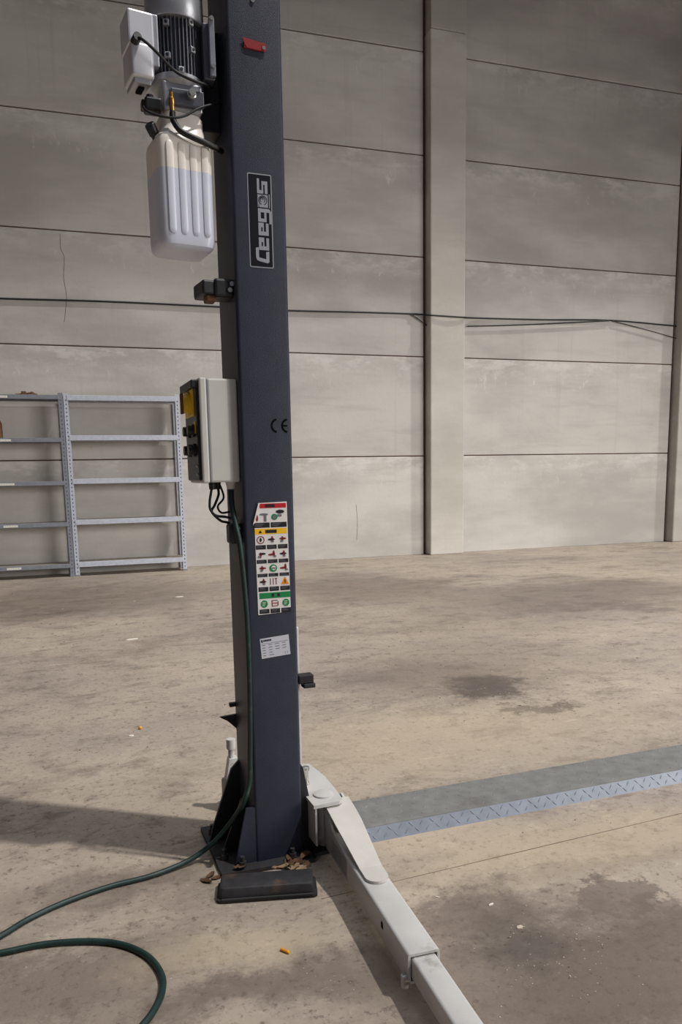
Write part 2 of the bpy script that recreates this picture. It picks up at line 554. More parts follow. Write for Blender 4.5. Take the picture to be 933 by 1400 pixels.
# wires strung along the wall
def wire(name, pts, r, label):
    o = MB().tube(pts, r, 8, 5).build(name, 'wire', smooth=60)
    return tag(o, label, 'cable')
wire('wall_cable', [wallpt((-260, 399)), wallpt((0, 408)), wallpt((140, 412)), wallpt((292, 419)), wallpt((396, 424.5)), wallpt((480, 426.5)), wallpt((560, 429)),
     wallpt((583, 430.5), 0.10), wallpt((590, 431), 0.185), wallpt((636, 434), 0.185), wallpt((645, 434.5), 0.03), wallpt((740, 437)), wallpt((836, 438)), wallpt((933, 446.5)), wallpt((1020, 454))],
     0.012, 'long black cable strung along the concrete wall and across the pillar')
wire('stay_wire', [wallpt((562, 429.5), 0.03), wallpt((572, 436), 0.03), wallpt((584, 445), 0.03)], 0.008, 'short black wire slanting down from the cable beside the pillar')
wire('stay_wire', [wallpt((640, 446), 0.03), wallpt((700, 444.5), 0.03), wallpt((770, 441.5), 0.03), wallpt((834, 438.3), 0.03)], 0.010, 'thin black wire running below the cable between the two pillars')
wire('stay_wire', [wallpt((838, 438.8), 0.03), wallpt((885, 451), 0.03), wallpt((927, 463), 0.03)], 0.006, 'very thin wire slanting down to the far pillar')

# ------------------------------------------------------------------ steel shelving
def shelf_unit(x0, x1, yf, yb, h, levels, label, frame, labels=False, bz=0.062):
    root = empty('shelving_unit', (x0, yf, 0))
    tag(root, label, 'shelf', 'steel shelving against the wall')
    W, D = x1-x0, yb-yf
    pw, th = 0.055, 0.006
    for sx in (0, 1):
        for sy in (0, 1):
            mb = MB()
            xa = 0 if sx == 0 else W
            dx = pw if sx == 0 else -pw
            ya = 0 if sy == 0 else D
            dy = pw if sy == 0 else -pw
            tx, ty = math.copysign(th, dx), math.copysign(th, dy)
            pts = [(xa, ya), (xa+dx, ya), (xa+dx, ya+ty), (xa+tx, ya+ty), (xa+tx, ya+dy), (xa, ya+dy)]
            mb.prism(pts, 0, h, 'z')
            # slots punched down the face: small dark inlays, kept flush
            z = 0.06
            while z < h-0.05:
                xm = xa+dx*0.5
                yy = ya - 0.0008 if sy == 0 else ya-ty-0.0008
                mb.box((xm-0.006, yy, z-0.009), (xm+0.006, yy+0.001, z+0.009), mi=1)
                z += 0.05
            up = mb.build('upright', [frame, 'slot'], root)
            if sy == 0:
                MB().box((xa+min(dx, 0)-0.004, ya-0.004, 0), (xa+max(dx, 0)+0.004, ya+pw, 0.02), 0.002).build('foot', 'galv_dark', up)
    for z in levels:
        mb = MB()
        mb.box((0.008, 0.01, z-0.012), (W-0.008, D-0.01, z), 0.002, seg=1)
        sh = mb.build('shelf_board', 'shelf_board', root)
        MB().box((pw*0.7, -0.006, z-bz), (W-pw*0.7, 0.010, z+0.004), 0.003, seg=1).build('front_beam', frame, sh)
        MB().box((0.01, D-0.012, z-bz), (W-0.01, D-0.002, z), 0.003, seg=1).build('rear_beam', frame, sh)
        for sx in (0.010, W-0.016):
            MB().box((sx, 0.01, z-bz*0.8), (sx+0.006, D-0.012, z-0.012)).build('side_beam', frame, sh)
        if labels:
            mb = MB()
            lx = aty((3, 700), SY).x-x0
            mb.box((lx, -0.0085, z-bz+0.012), (lx+0.17, -0.006, z-0.012))
            for k in range(5):
                mb.box((lx+0.012+k*0.03, -0.0092, z-bz+0.025), (lx+0.030+k*0.03, -0.0084, z-0.022), mi=1)
            mb.build('shelf_label', ['paper', 's_grey'], sh)
    return root

SY = 10.61
fl, frt = aty((100, 700), SY), aty((249, 700), SY)
lev = [aty((170, y), SY).z for y in (541.5, 595.5, 654.0, 709.0, 766.0)]
shelf_unit(aty((97.5, 700), SY).x, aty((252.5, 700), SY).x, SY, WALL_Y-0.03, lev[0]+0.03, lev,
           'open galvanised steel shelving unit, empty, nearest the lift column', 'galv')
lev2 = [aty((90, y), SY).z for y in (540.5, 599, 658.0, 714.5, 771.5)]
x1 = aty((96.5, 700), SY).x
shelf_unit(x1-1.46, x1, SY, WALL_Y-0.03, lev2[0]+0.03, lev2,
           'darker grey steel shelving unit with paper labels on its shelf edges', 'galv_dark', labels=True, bz=0.05)
# things left on the shelves
p = aty((36, 540), SY+0.12)
r = empty('rusty_clamp', (p.x, SY+0.12, lev2[0]))
tag(r, 'rusty brown clamp lying on top of the labelled shelving unit', 'clamp')
MB().tube([(-0.13, 0, 0.014), (-0.05, 0.01, 0.018), (0.05, -0.01, 0.030), (0.13, 0.0, 0.014)], 0.013, 8, 5).build('bar', 'rust', r, smooth=60)
MB().box((-0.06, -0.03, 0.0), (0.0, 0.03, 0.055), 0.008).build('jaw', 'rust', r)
MB().box((0.05, -0.025, 0.0), (0.09, 0.03, 0.050), 0.008).build('jaw', 'rust', r)
p = aty((-1, 598), SY+0.15)
r = empty('brown_bottle', (p.x-0.015, SY+0.15, lev2[1]))
tag(r, 'brown plastic bottle standing on the labelled shelving unit', 'bottle')
MB().cyl((0, 0, 0), (0, 0, 0.26), 0, n=20, rings=[(0, 0.055), (0.03, 0.06), (0.7, 0.06), (0.85, 0.045), (1.0, 0.022)]).build('body', 'rust', r, smooth=40)
MB().cyl((0, 0, 0.26), (0, 0, 0.31), 0.026, 0.022).build('cap', 'plastic_blk', r, smooth=40)

# ------------------------------------------------------------------ tread-plate cable cover across the floor
g0, g1 = atz((510, 1152)), atz((933, 1070))
gd = (g1-g0).normalized()
ga = math.atan2(gd.y, gd.x)
cover = empty('cable_cover', (g0.x-gd.x*0.095, g0.y-gd.y*0.095, 0), ga)
tag(cover, 'galvanised tread-plate ramp cover crossing the floor beside the lift arm', 'floor plate')
LEN, DEP, HT, SL = 4.6, 0.27, 0.048, 0.022
MB().prism([(0, 0.0), (SL, HT), (SL, HT-0.006), (0.008, 0.0)], 0, LEN, 's').build('front_face', 'tread', cover)
MB().prism([(SL-0.001, HT), (DEP-SL, HT), (DEP, 0), (DEP-0.008, 0), (DEP-SL-0.003, HT-0.006), (SL, HT-0.006)], 0, LEN, 's').build('top_plate', 'tread_top', cover)
mb = MB()
nx = int(LEN/0.042)
for k in range(nx):                           # raised lozenges of the tread pattern on the sloping front
    for row in range(2):
        x_ = 0.02+k*0.042+row*0.021
        h_ = 0.30+0.42*row
        T = Matrix.Translation((x_, SL*h_, HT*h_)) @ Matrix.Rotation(math.atan2(HT, SL), 4, 'X') @ Matrix.Rotation(math.radians(48 if (k+row) % 2 else -48), 4, 'Z')
        V = [(-0.014, 0, 0), (0, -0.0035, 0), (0.014, 0, 0), (0, 0.0035, 0), (-0.006, 0, 0.0018), (0.006, 0, 0.0018)]
        mb.add(V, [(0, 1, 4), (1, 5, 4), (1, 2, 5), (2, 3, 5), (3, 4, 5), (3, 0, 4)], T=T)
tag(mb.build('tread_pattern', 'tread', cover), kind='stuff')
mb = MB()
for k in range(int(LEN/0.05)):
    for row in range(5):
        x_ = 0.02+k*0.05+(row % 2)*0.025
        T = Matrix.Translation((x_, SL+0.03+row*0.045, HT)) @ Matrix.Rotation(math.radians(45 if (k+row) % 2 else -45), 4, 'Z')
        V = [(-0.013, 0, 0), (0, -0.0035, 0), (0.013, 0, 0), (0, 0.0035, 0), (-0.006, 0, 0.0014), (0.006, 0, 0.0014)]
        mb.add(V, [(0, 1, 4), (1, 5, 4), (1, 2, 5), (2, 3, 5), (3, 4, 5), (3, 0, 4)], T=T)
tag(mb.build('tread_pattern', 'tread_top', cover), kind='stuff')

# ------------------------------------------------------------------ the lift
LIFT_A = math.radians(3)
b0 = atz((346, 1185))
LO = Vector((b0.x+0.013*math.cos(LIFT_A), b0.y+0.013*math.sin(LIFT_A), 0))
E1 = Vector((math.cos(LIFT_A), math.sin(LIFT_A), 0))
E2 = Vector((-math.sin(LIFT_A), math.cos(LIFT_A), 0))
lift = empty('car_lift', LO, LIFT_A)
tag(lift, 'slate blue car lift column with pump, oil tank and light grey arm', 'car lift')
def lp(q, t):                                   # pixel -> lift coordinates on the plane t in front of / behind the column face
    d = ray(q)
    P = CAMP + d*(((LO+E2*t)-CAMP).dot(E2)/d.dot(E2))
    return Vector(((P-LO).dot(E1), t, P.z))
def lz(q, z):
    P = atz(q, z)
    return Vector(((P-LO).dot(E1), (P-LO).dot(E2), z))

# column: folded C section, open to the right
CW, CD = 0.165, 0.235
def ribbon(path, th, rad, nseg=5):
    # rounds the corners of an open path and gives it a thickness to its right-hand side
    pts = [Vector(p) for p in path]
    out = [pts[0]]
    for i in range(1, len(pts)-1):
        a, c = (pts[i-1]-pts[i]).normalized(), (pts[i+1]-pts[i]).normalized()
        cen = pts[i]+(a+c)*rad
        s0, s1 = pts[i]+a*rad-cen, pts[i]+c*rad-cen
        a0 = math.atan2(s0.y, s0.x)
        da = math.atan2(s0.x*s1.y-s0.y*s1.x, s0.dot(s1))
        for k in range(nseg+1):
            an = a0+da*k/nseg
            out.append(cen+Vector((math.cos(an), math.sin(an)))*rad)
    out.append(pts[-1])
    inner = []
    for i, pnt in enumerate(out):
        d = (out[min(i+1, len(out)-1)]-out[max(i-1, 0)]).normalized()
        inner.append(pnt+Vector((d.y, -d.x))*th)
    return [tuple(q) for q in out]+[tuple(q) for q in reversed(inner)]
prof = ribbon([(CW, CD-0.045), (CW, CD), (0, CD), (0, 0), (CW, 0), (CW, 0.045)], -0.007, 0.011)
MB().prism(prof, 0.014, 3.3, 'z').build('column', 'column', lift, smooth=35)

# base plate, gussets
MB().prism([(-0.125, -0.035), (0.19, -0.055), (0.24, 0.0), (0.24, 0.33), (-0.125, 0.33)], 0.0, 0.014, 'z').build('base_plate', 'base_steel', lift)
MB().prism([(-0.070, 0.014), (0.004, 0.014), (0.004, 0.205), (-0.028, 0.205)], 0.004, 0.014, 't').build('gusset', 'column', lift)
MB().prism([(-0.115, 0.014), (0.0, 0.014), (0.0, 0.30), (-0.030, 0.27), (-0.105, 0.06)], 0.200, 0.212, 't').build('gusset', 'black_steel', lift)
MB().prism([(-0.09, 0.014), (0.0, 0.014), (0.0, 0.20), (-0.02, 0.20), (-0.08, 0.05)], 0.10, 0.11, 't').build('gusset', 'black_steel', lift)
MB().prism([(0.163, 0.014), (0.225, 0.014), (0.218, 0.09), (0.178, 0.31), (0.165, 0.33)], 0.020, 0.030, 't').build('gusset', 'black_steel', lift)
for s_, t_ in ((-0.095, 0.06), (-0.095, 0.26), (-0.05, -0.012), (0.12, -0.022), (0.21, 0.30)):
    ab = MB().cyl((s_, t_, 0.014), (s_, t_, 0.034), 0.013, n=6).cyl((s_, t_, 0.034), (s_, t_, 0.05), 0.008, n=10).build('anchor_bolt', 'base_steel', lift)

# carriage inside the column and what sticks out of it
MB().box((0.03, 0.055, 0.06), (0.188, 0.18, 0.79), 0.006).build('carriage', 'arm', lift)
st = MB().box((0.17, 0.012, 0.603), (0.222, 0.05, 0.632), 0.003).build('carriage_stop', 'black_steel', lift)
MB().box((0.185, 0.006, 0.588), (0.226, 0.044, 0.603), 0.003).build('stop_pad', 'rubber', st)

# ---- front arm: yoke, two-stage tube, strap
ZT = 0.205
yk = MB()
yk.prism([(0.186, -0.062), (0.278, -0.060), (0.294, -0.045), (0.300, 0.02), (0.306, 0.16), (0.292, 0.30), (0.186, 0.34)], ZT-0.012, ZT, 'z')
yoke = yk.build('yoke_plate', 'arm', lift)
MB().prism([(0.192, 0.060), (0.199, 0.056), (0.199, ZT-0.012), (0.192, ZT-0.012)], -0.056, 0.02, 't').build('yoke_side', 'arm', yoke)
MB().prism([(0.190, -0.05), (0.285, -0.05), (0.300, 0.02), (0.296, 0.30), (0.190, 0.33)], 0.018, 0.030, 'z').build('yoke_lower_plate', 'black_steel', yoke)
MB().cyl((0.245, 0.01, 0.02), (0.245, 0.01, ZT+0.006), 0.026, n=24).cyl((0.245, 0.01, ZT), (0.245, 0.01, ZT+0.009), 0, n=24, rings=[(0, 0.034), (0.6, 0.034), (1, 0.024)]).build('hinge_pin', 'arm', yoke, smooth=40)
MB().cyl((0.218, 0.115, ZT), (0.218, 0.115, ZT+0.07), 0, n=14, rings=[(0, 0.011), (0.12, 0.012), (0.2, 0.009), (0.7, 0.009), (0.75, 0.012), (0.85, 0.014), (0.95, 0.013), (1, 0.006)]).build('lock_bolt', 'zinc', yoke, smooth=40)
# arm axis: from the hinge towards the camera; local frame u along the arm, v across (to the right)
A0 = Vector((0.235, 0.02))
AD = (Vector((0.179, -0.786))-Vector((0.211, -0.353))).normalized()
AV = Vector((-AD.y, AD.x))
def armT():
    return Matrix(((AD.x, AV.x, 0, A0.x), (AD.y, AV.y, 0, A0.y), (0, 0, 1, 0), (0, 0, 0, 1)))
AT = armT()
def arm_uv(s, t):
    d = Vector((s, t))-A0
    return d.dot(AD), d.dot(AV)
u_end, vl = arm_uv(0.179, -0.786)
vr = vl+0.086
z0, z1 = 0.040, 0.120
th = 0.007
def hollow(mb, u0, u1, v0, v1, za, zb, t, T, cut=0.0):
    r_ = 0.008
    outl = []
    for (cx_, cy_, a0) in ((v1-r_, zb-r_, 0), (v0+r_, zb-r_, 90), (v0+r_, za+r_, 180), (v1-r_, za+r_, 270)):
        for k in range(4):
            an = math.radians(a0+30*k)
            outl.append((cx_+r_*math.cos(an), cy_+r_*math.sin(an)))
    inn = [(min(max(p[0], v0+t), v1-t), min(max(p[1], za+t), zb-t)) for p in outl]
    n = len(outl)
    V = [(u0, p[0], p[1]) for p in outl]+[(u1, p[0], p[1]) for p in outl]+[(u0, p[0], p[1]) for p in inn]+[(u1, p[0], p[1]) for p in inn]
    F = []
    for i in range(n):
        j = (i+1) % n
        F += [(i, j, n+j, n+i), (2*n+i, 2*n+j, 3*n+j, 3*n+i), (i, j, 2*n+j, 2*n+i), (n+i, n+j, 3*n+j, 3*n+i)]
    mb.add(V, F, T=T)
    return mb
outer = hollow(MB(), 0.13, u_end, vl, vr, z0, z1, th, AT).build('outer_arm_tube', 'arm', lift, smooth=40)
inner = hollow(MB(), u_end-0.25, u_end+0.62, vl+0.010, vr-0.010, z0+0.010, z1-0.011, 0.006, AT).build('inner_arm_tube', 'arm', lift, smooth=40)
# cheek plates that carry the tube's open hinge end
for va, vb in ((vl, vl+0.008), (vr-0.008, vr)):
    MB().prism([(-0.045, 0.036), (0.16, 0.040), (0.30, 0.040), (0.30, 0.118), (0.14, 0.135), (0.05, 0.178), (-0.02, 0.19), (-0.045, 0.17)], va, vb, 't', T=AT).build('hinge_cheek', 'arm', outer)
MB().cyl((u_end-0.012, vl-0.010, z0+0.008), (u_end-0.012, vl+0.004, z0+0.008), 0.014, n=14, T=AT).build('stop_bolt', 'zinc', outer, smooth=40)
MB().cyl((u_end-0.012, vl-0.004, z0-0.012), (u_end-0.012, vl-0.004, z0+0.020), 0.010, n=12, T=AT).build('stop_lug', 'arm', outer, smooth=40)
u_h, _ = arm_uv(0.196, -0.60)
MB().prism([(u_h-0.008, 0.078), (u_h+0.006, 0.078), (u_h+0.006, 0.094), (u_h-0.003, 0.100), (u_h-0.010, 0.090)], vl-0.0008, vl+0.002, 't', T=AT).build('lock_hole', 'lip', outer)
# the flat strap from the hinge down on to the tube
def strap(sec):
    mb = MB()
    rings = []
    for (u, va, vb, z) in sec:
        rings.append([(u, va, z), (u, vb, z), (u, vb, z+0.008), (u, va, z+0.008)])
    return mb.loft(rings, T=AT)
un, _ = arm_uv(0.238, -0.458)
vm = (vl+vr)/2+0.004
w1, w2 = 0.047, 0.035
sec = [(0.02, vm-w1, vm+w1, 0.183), (0.10, vm-w1, vm+w1, 0.176), (0.17, vm-w1+0.001, vm+w1-0.001, 0.166), (un-0.085, vm-w2, vm+w2, z1+0.002)]
for k in range(7):
    an = math.radians(90*k/6)
    sec.append((un-0.035+0.035*math.sin(an), vm-w2*max(math.cos(an), 0.12), vm+w2*max(math.cos(an), 0.12), z1+0.0012))
strap(sec).build('arm_strap', 'arm_strap', lift)

# ---- rear arm, passing behind the column; only its end shows on the left
ra = Matrix.Translation((0.225, 0.20, 0)) @ Matrix.Rotation(math.atan2(0.30, -0.20), 4, 'Z')
rear = hollow(MB(), 0.0, 0.36, -0.043, 0.043, 0.05, 0.13, 0.007, ra).build('rear_arm_tube', 'arm', lift, smooth=40)
q0 = lp((314, 1040), 0.47)
MB().prism([(q0.x-0.020, 0.12), (q0.x+0.045, 0.12), (q0.x+0.030, 0.21), (q0.x-0.004, 0.21)], 0.45, 0.49, 't').build('rear_arm_bracket', 'arm', rear)
MB().cyl((q0.x+0.008, 0.47, 0.19), (q0.x+0.008, 0.47, 0.285), 0, n=14, rings=[(0, 0.012), (0.55, 0.012), (0.6, 0.018), (1, 0.018)]).build('rear_lock_pin', 'arm', rear, smooth=40)
q1 = lp((309, 986), 0.24)
MB().prism([(q1.x-0.024, q1.z+0.022), (0.004, q1.z+0.026), (0.004, q1.z-0.030), (q1.x+0.002, q1.z+0.006)], 0.222, 0.234, 't').build('rear_hook', 'black_steel', lift)
q1 = lp((313, 963), 0.24)
MB().box((q1.x-0.002, 0.215, q1.z-0.004), (0.004, 0.233, q1.z+0.010), 0.002).build('rear_stop', 'black_steel', lift)

# ---- flat print and plates on the column face
def rect(mb, s0, s1, za, zb, t0, t1, mi=0, T=None):
    return mb.prism([(s0, za), (s1, za), (s1, zb), (s0, zb)], t0, t1, 't', mi, T)
def rrect(s0, s1, za, zb, r, n=4):
    out = []
    for (cx_, cz_, a0) in ((s1-r, zb-r, 0), (s0+r, zb-r, 90), (s0+r, za+r, 180), (s1-r, za+r, 270)):
        for k in range(n+1):
            an = math.radians(a0+90*k/n)
            out.append((cx_+r*math.cos(an), cz_+r*math.sin(an)))
    return out
# name plate: black with a silver border and silver lettering that reads upwards
PS0, PS1, PZ0, PZ1 = 0.0465, 0.1205, 1.911, 2.176
plate = MB().prism(rrect(PS0, PS1, PZ0, PZ1, 0.005), -0.0010, 0.0005, 't').build('name_plate', 'logo_fg', lift)
MB().prism(rrect(PS0+0.0030, PS1-0.0030, PZ0+0.0032, PZ1-0.0032, 0.003), -0.0014, -0.0009, 't').build('plate_field', 'logo_bg', plate)
K = (PZ1-PZ0)/1055.0
def txt(px, py):                                # text units -> face: text runs up, its top points left
    return (PS1-(52+py)*K*1.0, PZ0+(50+px)*K)
def glyph(name, polys, x0, italic=0.0, holes=()):
    mb = MB()
    for po in polys:
        mb.prism([txt(x0+x_+italic*y_, y_) for x_, y_ in po], -0.0020, -0.0013, 't')
    for po in holes:
        mb.prism([txt(x0+x_+italic*y_, y_) for x_, y_ in po], -0.0025, -0.0018, 't', 1)
    return mb.build(name, ['logo_fg', 'logo_bg'], plate)
def R(x0, y0, x1, y1):
    return [(x0, y0), (x1, y0), (x1, y1), (x0, y1)]
# C
glyph('letter', [[(0, 22), (14, 2), (135, 0), (128, 40), (45, 40)], [(0, 22), (45, 40), (60, 128), (20, 128)], [(20, 128), (60, 128), (176, 128), (168, 165), (60, 165), (30, 152)]], 5)
for x0 in (152, 318):                           # e, e
    glyph('letter', [R(0, 0, 138, 33), R(0, 33, 44, 125), R(44, 58, 142, 74), R(44, 92, 142, 125), R(92, 74, 142, 92)], x0)
# g
glyph('letter', [R(0, 22, 38, 125), R(38, 92, 150, 125), R(108, -12, 150, 92), R(38, 22, 108, 48), [(-18, -38), (120, -38), (150, -12), (-18, -12)]], 470)
# o drawn as a block with rings
def ringpoly(cx_, cy_, r0, r1, a0, a1, n=14):
    o_ = [(cx_+r1*math.cos(math.radians(a0+(a1-a0)*k/n)), cy_+r1*math.sin(math.radians(a0+(a1-a0)*k/n))) for k in range(n+1)]
    i_ = [(cx_+r0*math.cos(math.radians(a0+(a1-a0)*k/n)), cy_+r0*math.sin(math.radians(a0+(a1-a0)*k/n))) for k in range(n+1)]
    return o_, i_
def ring_quads(cx_, cy_, r0, r1, a0, a1, n=14):
    o_, i_ = ringpoly(cx_, cy_, r0, r1, a0, a1, n)
    return [[i_[k], o_[k], o_[k+1], i_[k+1]] for k in range(n)]
hol = ring_quads(78, 62, 46, 54, -160, 160)+ring_quads(84, 66, 28, 35, -150, 150)+ring_quads(92, 72, 10, 17, -140, 140)+[R(-4, 108, 30, 114)]
glyph('letter', [R(0, 0, 140, 125)], 634, holes=hol)
# s
glyph('letter', [R(0, 0, 140, 34), R(100, 34, 140, 72), R(0, 52, 100, 72), R(0, 72, 38, 100), R(0, 100, 165, 128)], 786)
glyph('underline', [R(0, -24, 155, -14)], 630)

# CE mark
ce = MB()
cc = lp((385.0, 582), 0.0)
kk = 0.0225
def arc(mb, s, z, r, w, a0, a1, t0, t1, n=16):
    for po in ring_quads(s, z, r-w, r, a0, a1, n):
        mb.prism(po, t0, t1, 't')
zc = 1.4455
arc(ce, 0.118, zc, kk, 0.0062, 100, 260, -0.0008, 0.0003)
arc(ce, 0.152, zc, kk, 0.0062, 100, 260, -0.0008, 0.0003)
rect(ce, 0.130, 0.149, zc-0.0025, zc+0.0025, -0.0008, 0.0003)
ce.build('ce_mark', 'lip', lift)

# red tag screwed to the face
ca = lp((348, 62), -0.004)
T = Matrix.Translation((ca.x, 0, ca.z)) @ Matrix.Rotation(math.radians(4), 4, 'Y')
tg = MB().prism([(-0.036, 0.013), (0.030, 0.011), (0.036, 0.004), (0.034, -0.011), (-0.022, -0.011), (-0.029, -0.004)], -0.006, -0.0045, 't', T=T).box((-0.030, -0.0046, -0.012), (0.020, 0.0005, 0.010), T=T).build('red_tag', 'red', lift)
MB().cyl((0.027, -0.0085, -0.002), (0.027, -0.0055, -0.002), 0.005, n=12, T=T).build('rivet', 'zinc', tg)
sc = lp((345.5, 0.6), -0.001)
MB().cyl((sc.x, -0.004, sc.z), (sc.x, 0.001, sc.z), 0.006, n=12).build('screw', 'zinc', lift)

# warning sticker: white sheet, its upper left corner folded away
SS0, SS1, SZ0, SZ1 = 0.034, 0.144, 0.8535, 1.2075
su = (SZ1-SZ0)/880.0
def sk(x_, y_):                                 # crop units (x 125..380, y 105..985) -> face
    return (SS0+(x_-127)*(SS1-SS0)/255.0, SZ1-(y_-105)*su)
sticker = MB().prism([sk(155, 105), sk(373, 99), sk(382, 980), sk(130, 990), sk(124, 300), sk(112, 265)], -0.0012, 0.0003, 't').build('warning_sticker', 's_white', lift)
cells = {}
def cell(m, x0, y0, x1, y1, lay=0, quad=None):
    pts = quad or [(x0, y1), (x1, y1), (x1, y0), (x0, y0)]
    cells.setdefault(m, MB()).prism([sk(*p_) for p_ in pts], -0.0016-0.0004*lay, -0.0010-0.0004*lay, 't')
def blob(m, x_, y_, rx, ry, lay=1, n=12, a0=0):
    cell(m, 0, 0, 0, 0, lay, [(x_+rx*math.cos(2*math.pi*k/n+a0), y_+ry*math.sin(2*math.pi*k/n+a0)) for k in range(n)])
cell('s_red', 165, 110, 366, 146)
cell('s_black', 208, 116, 280, 140, 1)
cell('s_yellow', 124, 306, 368, 350)
cell('s_black', 203, 316, 290, 342, 1)
blob('s_black', 165, 332, 16, 16, 1, 3, -math.pi/2)
cell('s_green', 142, 815, 380, 862)
cell('s_black', 236, 824, 256, 850, 1)
cell('s_black', 280, 824, 300, 850, 1)
for x0, x1 in ((118, 238), (246, 368)):
    cell('s_black', x0, 258, x1, 298)
    for k in range(3):
        cell('s_grey', x0+10, 266+k*9, x0+10+70-12*k, 269+k*9, 1)
blob('s_grey', 196, 194, 34, 9, 1, 8)
cell('s_grey', 195, 190, 215, 250, 1)
blob('s_maroon', 143, 222, 10, 26, 1)
blob('s_black', 320, 176, 34, 16, 1, 7)
blob('s_green', 276, 216, 24, 24, 1, 16)
blob('s_grey', 276, 218, 15, 15, 2, 12)
cell('s_grey', 300, 196, 330, 214, 1)
cols3 = ((128, 204), (212, 286), (296, 370))
rows = ((356, 430, 434, 468), (474, 546, 550, 580), (586, 656, 661, 688), (692, 762, 768, 804), (868, 940, 946, 982))
for ri, (pa, pb, ca_, cb) in enumerate(rows):
    sh_ = ri*3
    for ci, (x0, x1) in enumerate(cols3):
        x0 += sh_
        x1 += sh_
        cell('s_black', x0, ca_, x1, cb)
        for k in range(2):
            cell('s_grey', x0+8, ca_+7+k*11, x0+46+8*((ri+ci+k) % 3), ca_+10+k*11, 1)
        xm, ym = (x0+x1)/2, (pa+pb)/2
        if ri == 4:
            if ci == 1:
                for k in range(3):
                    cell('s_maroon', xm-24, ym-26+k*22, xm+20, ym-20+k*22, 1)
                cell('s_maroon', xm-26, ym-26, xm-20, ym+26, 1)
                cell('s_maroon', xm+20, ym-16, xm+26, ym+20, 1)
            else:
                blob('s_green', xm, ym, 27, 30, 1, 18)
                for k in range(3):
                    cell('s_white', xm-14, ym-14+k*12, xm+12-4*k, ym-10+k*12, 2)
        elif (ri, ci) == (2, 1):
            blob('s_green', xm, ym, 30, 30, 1, 18)
            blob('s_white', xm+3, ym-2, 18, 18, 2, 14)
            cell('s_grey', xm-12, ym-6, xm+18, ym+6, 3)
        elif (ri, ci) == (3, 2):
            blob('s_orange', xm, ym+8, 36, 40, 1, 3, -math.pi/2)
            cell('s_black', xm-3, ym-10, xm+4, ym+18, 2)
        elif (ri, ci) == (3, 1):
            for k in range(3):
                cell('s_maroon', xm-30+k*22, ym-26, xm-25+k*22, ym+26, 1)
            cell('s_maroon', xm+6, ym-26, xm+24, ym-20, 1)
        elif (ri, ci) == (0, 0):
            for po in ring_quads(xm, ym, 24, 30, 0, 360, 16):
                cell('s_maroon', 0, 0, 0, 0, 1, [(a_, b2) for a_, b2 in po])
            blob('s_black', xm, ym, 9, 16, 1, 8)
        else:
            v = (ri*3+ci) % 4
            m_ = ('s_maroon', 's_black')[v % 2]
            blob(m_, xm-6+4*v, ym+2-3*v, 28, 9, 1, 7, 0.2*v)
            blob('s_maroon', xm+10-6*v, ym-8+4*v, 9, 24, 1, 7)
            blob('s_grey', xm+18-12*v, ym+16, 12, 8, 2, 7)
for m_, mb in cells.items():
    tag(mb.build('print_'+m_[2:], m_, sticker), kind='stuff')
MB().prism([sk(155, 105), sk(168, 105), sk(122, 262), sk(112, 265)], -0.006, -0.0012, 't').build('curled_corner', 's_white', sticker)

# rating plate
rc = lp((376.5, 884), 0)
T = Matrix.Translation((rc.x, 0, rc.z)) @ Matrix.Rotation(math.radians(-4.0), 4, 'Y')
rp = MB().prism([(-0.0485, -0.033), (0.0485, -0.033), (0.0485, 0.033), (-0.0485, 0.033)], -0.0010, 0.0003, 't', T=T).build('rating_plate', 'rating', lift)
mb = MB()
rect(mb, -0.045, -0.040, 0.020, 0.029, -0.0014, -0.0009, T=T)
for k in range(5):
    rect(mb, -0.038+k*0.0056, -0.0335+k*0.0056, 0.022, 0.028, -0.0014, -0.0009, T=T)
tag(mb.build('print_black', 's_black', rp), kind='stuff')
mb = MB()
rect(mb, -0.044, 0.044, 0.0145, 0.0155, -0.0014, -0.0009, T=T)
for k in range(5):
    z_ = 0.009-k*0.0085
    for s_, l_ in ((-0.043, 0.010), (-0.022, 0.012+0.004*(k == 4)), (0.0, 0.014), (0.024, 0.012)):
        if k > 2 and s_ >= 0:
            continue
        rect(mb, s_, s_+l_, z_, z_+0.0020, -0.0014, -0.0009, T=T)
arc_z = -0.024
for s_ in (0.034, 0.042):
    for po in ring_quads(s_, arc_z, 0.0025, 0.0037, 100, 260, 8):
        mb.prism(po, -0.0014, -0.0009, 't', T=T)
tag(mb.build('print_grey', 's_grey', rp), kind='stuff')

# ---- pump unit on the web of the column
MX, MT = -0.128, 0.102
RM = 0.060
motor = MB().cyl((MX, MT, 2.415), (MX, MT, 2.60), 0, n=36, rings=[(0, RM-0.004), (0.05, RM), (1, RM)]).build('motor', 'motor', lift, smooth=40)
fin = None
for k in range(40):
    an = 2*math.pi*k/40
    if fin is None:
        fin = MB().box((RM-0.004, -0.0016, 2.432), (RM+0.012, 0.0016, 2.588)).build('cooling_fin', 'fin', motor)
        f_ = fin
    else:
        f_ = fin.copy()
        COL.objects.link(f_)
        f_.parent = motor
    f_.location = (MX, MT, 0)
    f_.rotation_euler = (0, 0, an)
cv = MB().cyl((MX, MT, 2.578), (MX, MT, 2.72), 0, n=40, rings=[(0, RM+0.022), (0.02, RM+0.024), (0.80, RM+0.022), (0.93, RM+0.008), (1, RM-0.025)]).build('fan_cover', 'alu', motor, smooth=40)
MB().cyl((MX, MT, 2.405), (MX, MT, 2.432), 0, n=36, rings=[(0, RM+0.006), (0.4, RM+0.016), (1, RM+0.016)]).build('end_bell', 'alu', motor, smooth=40)
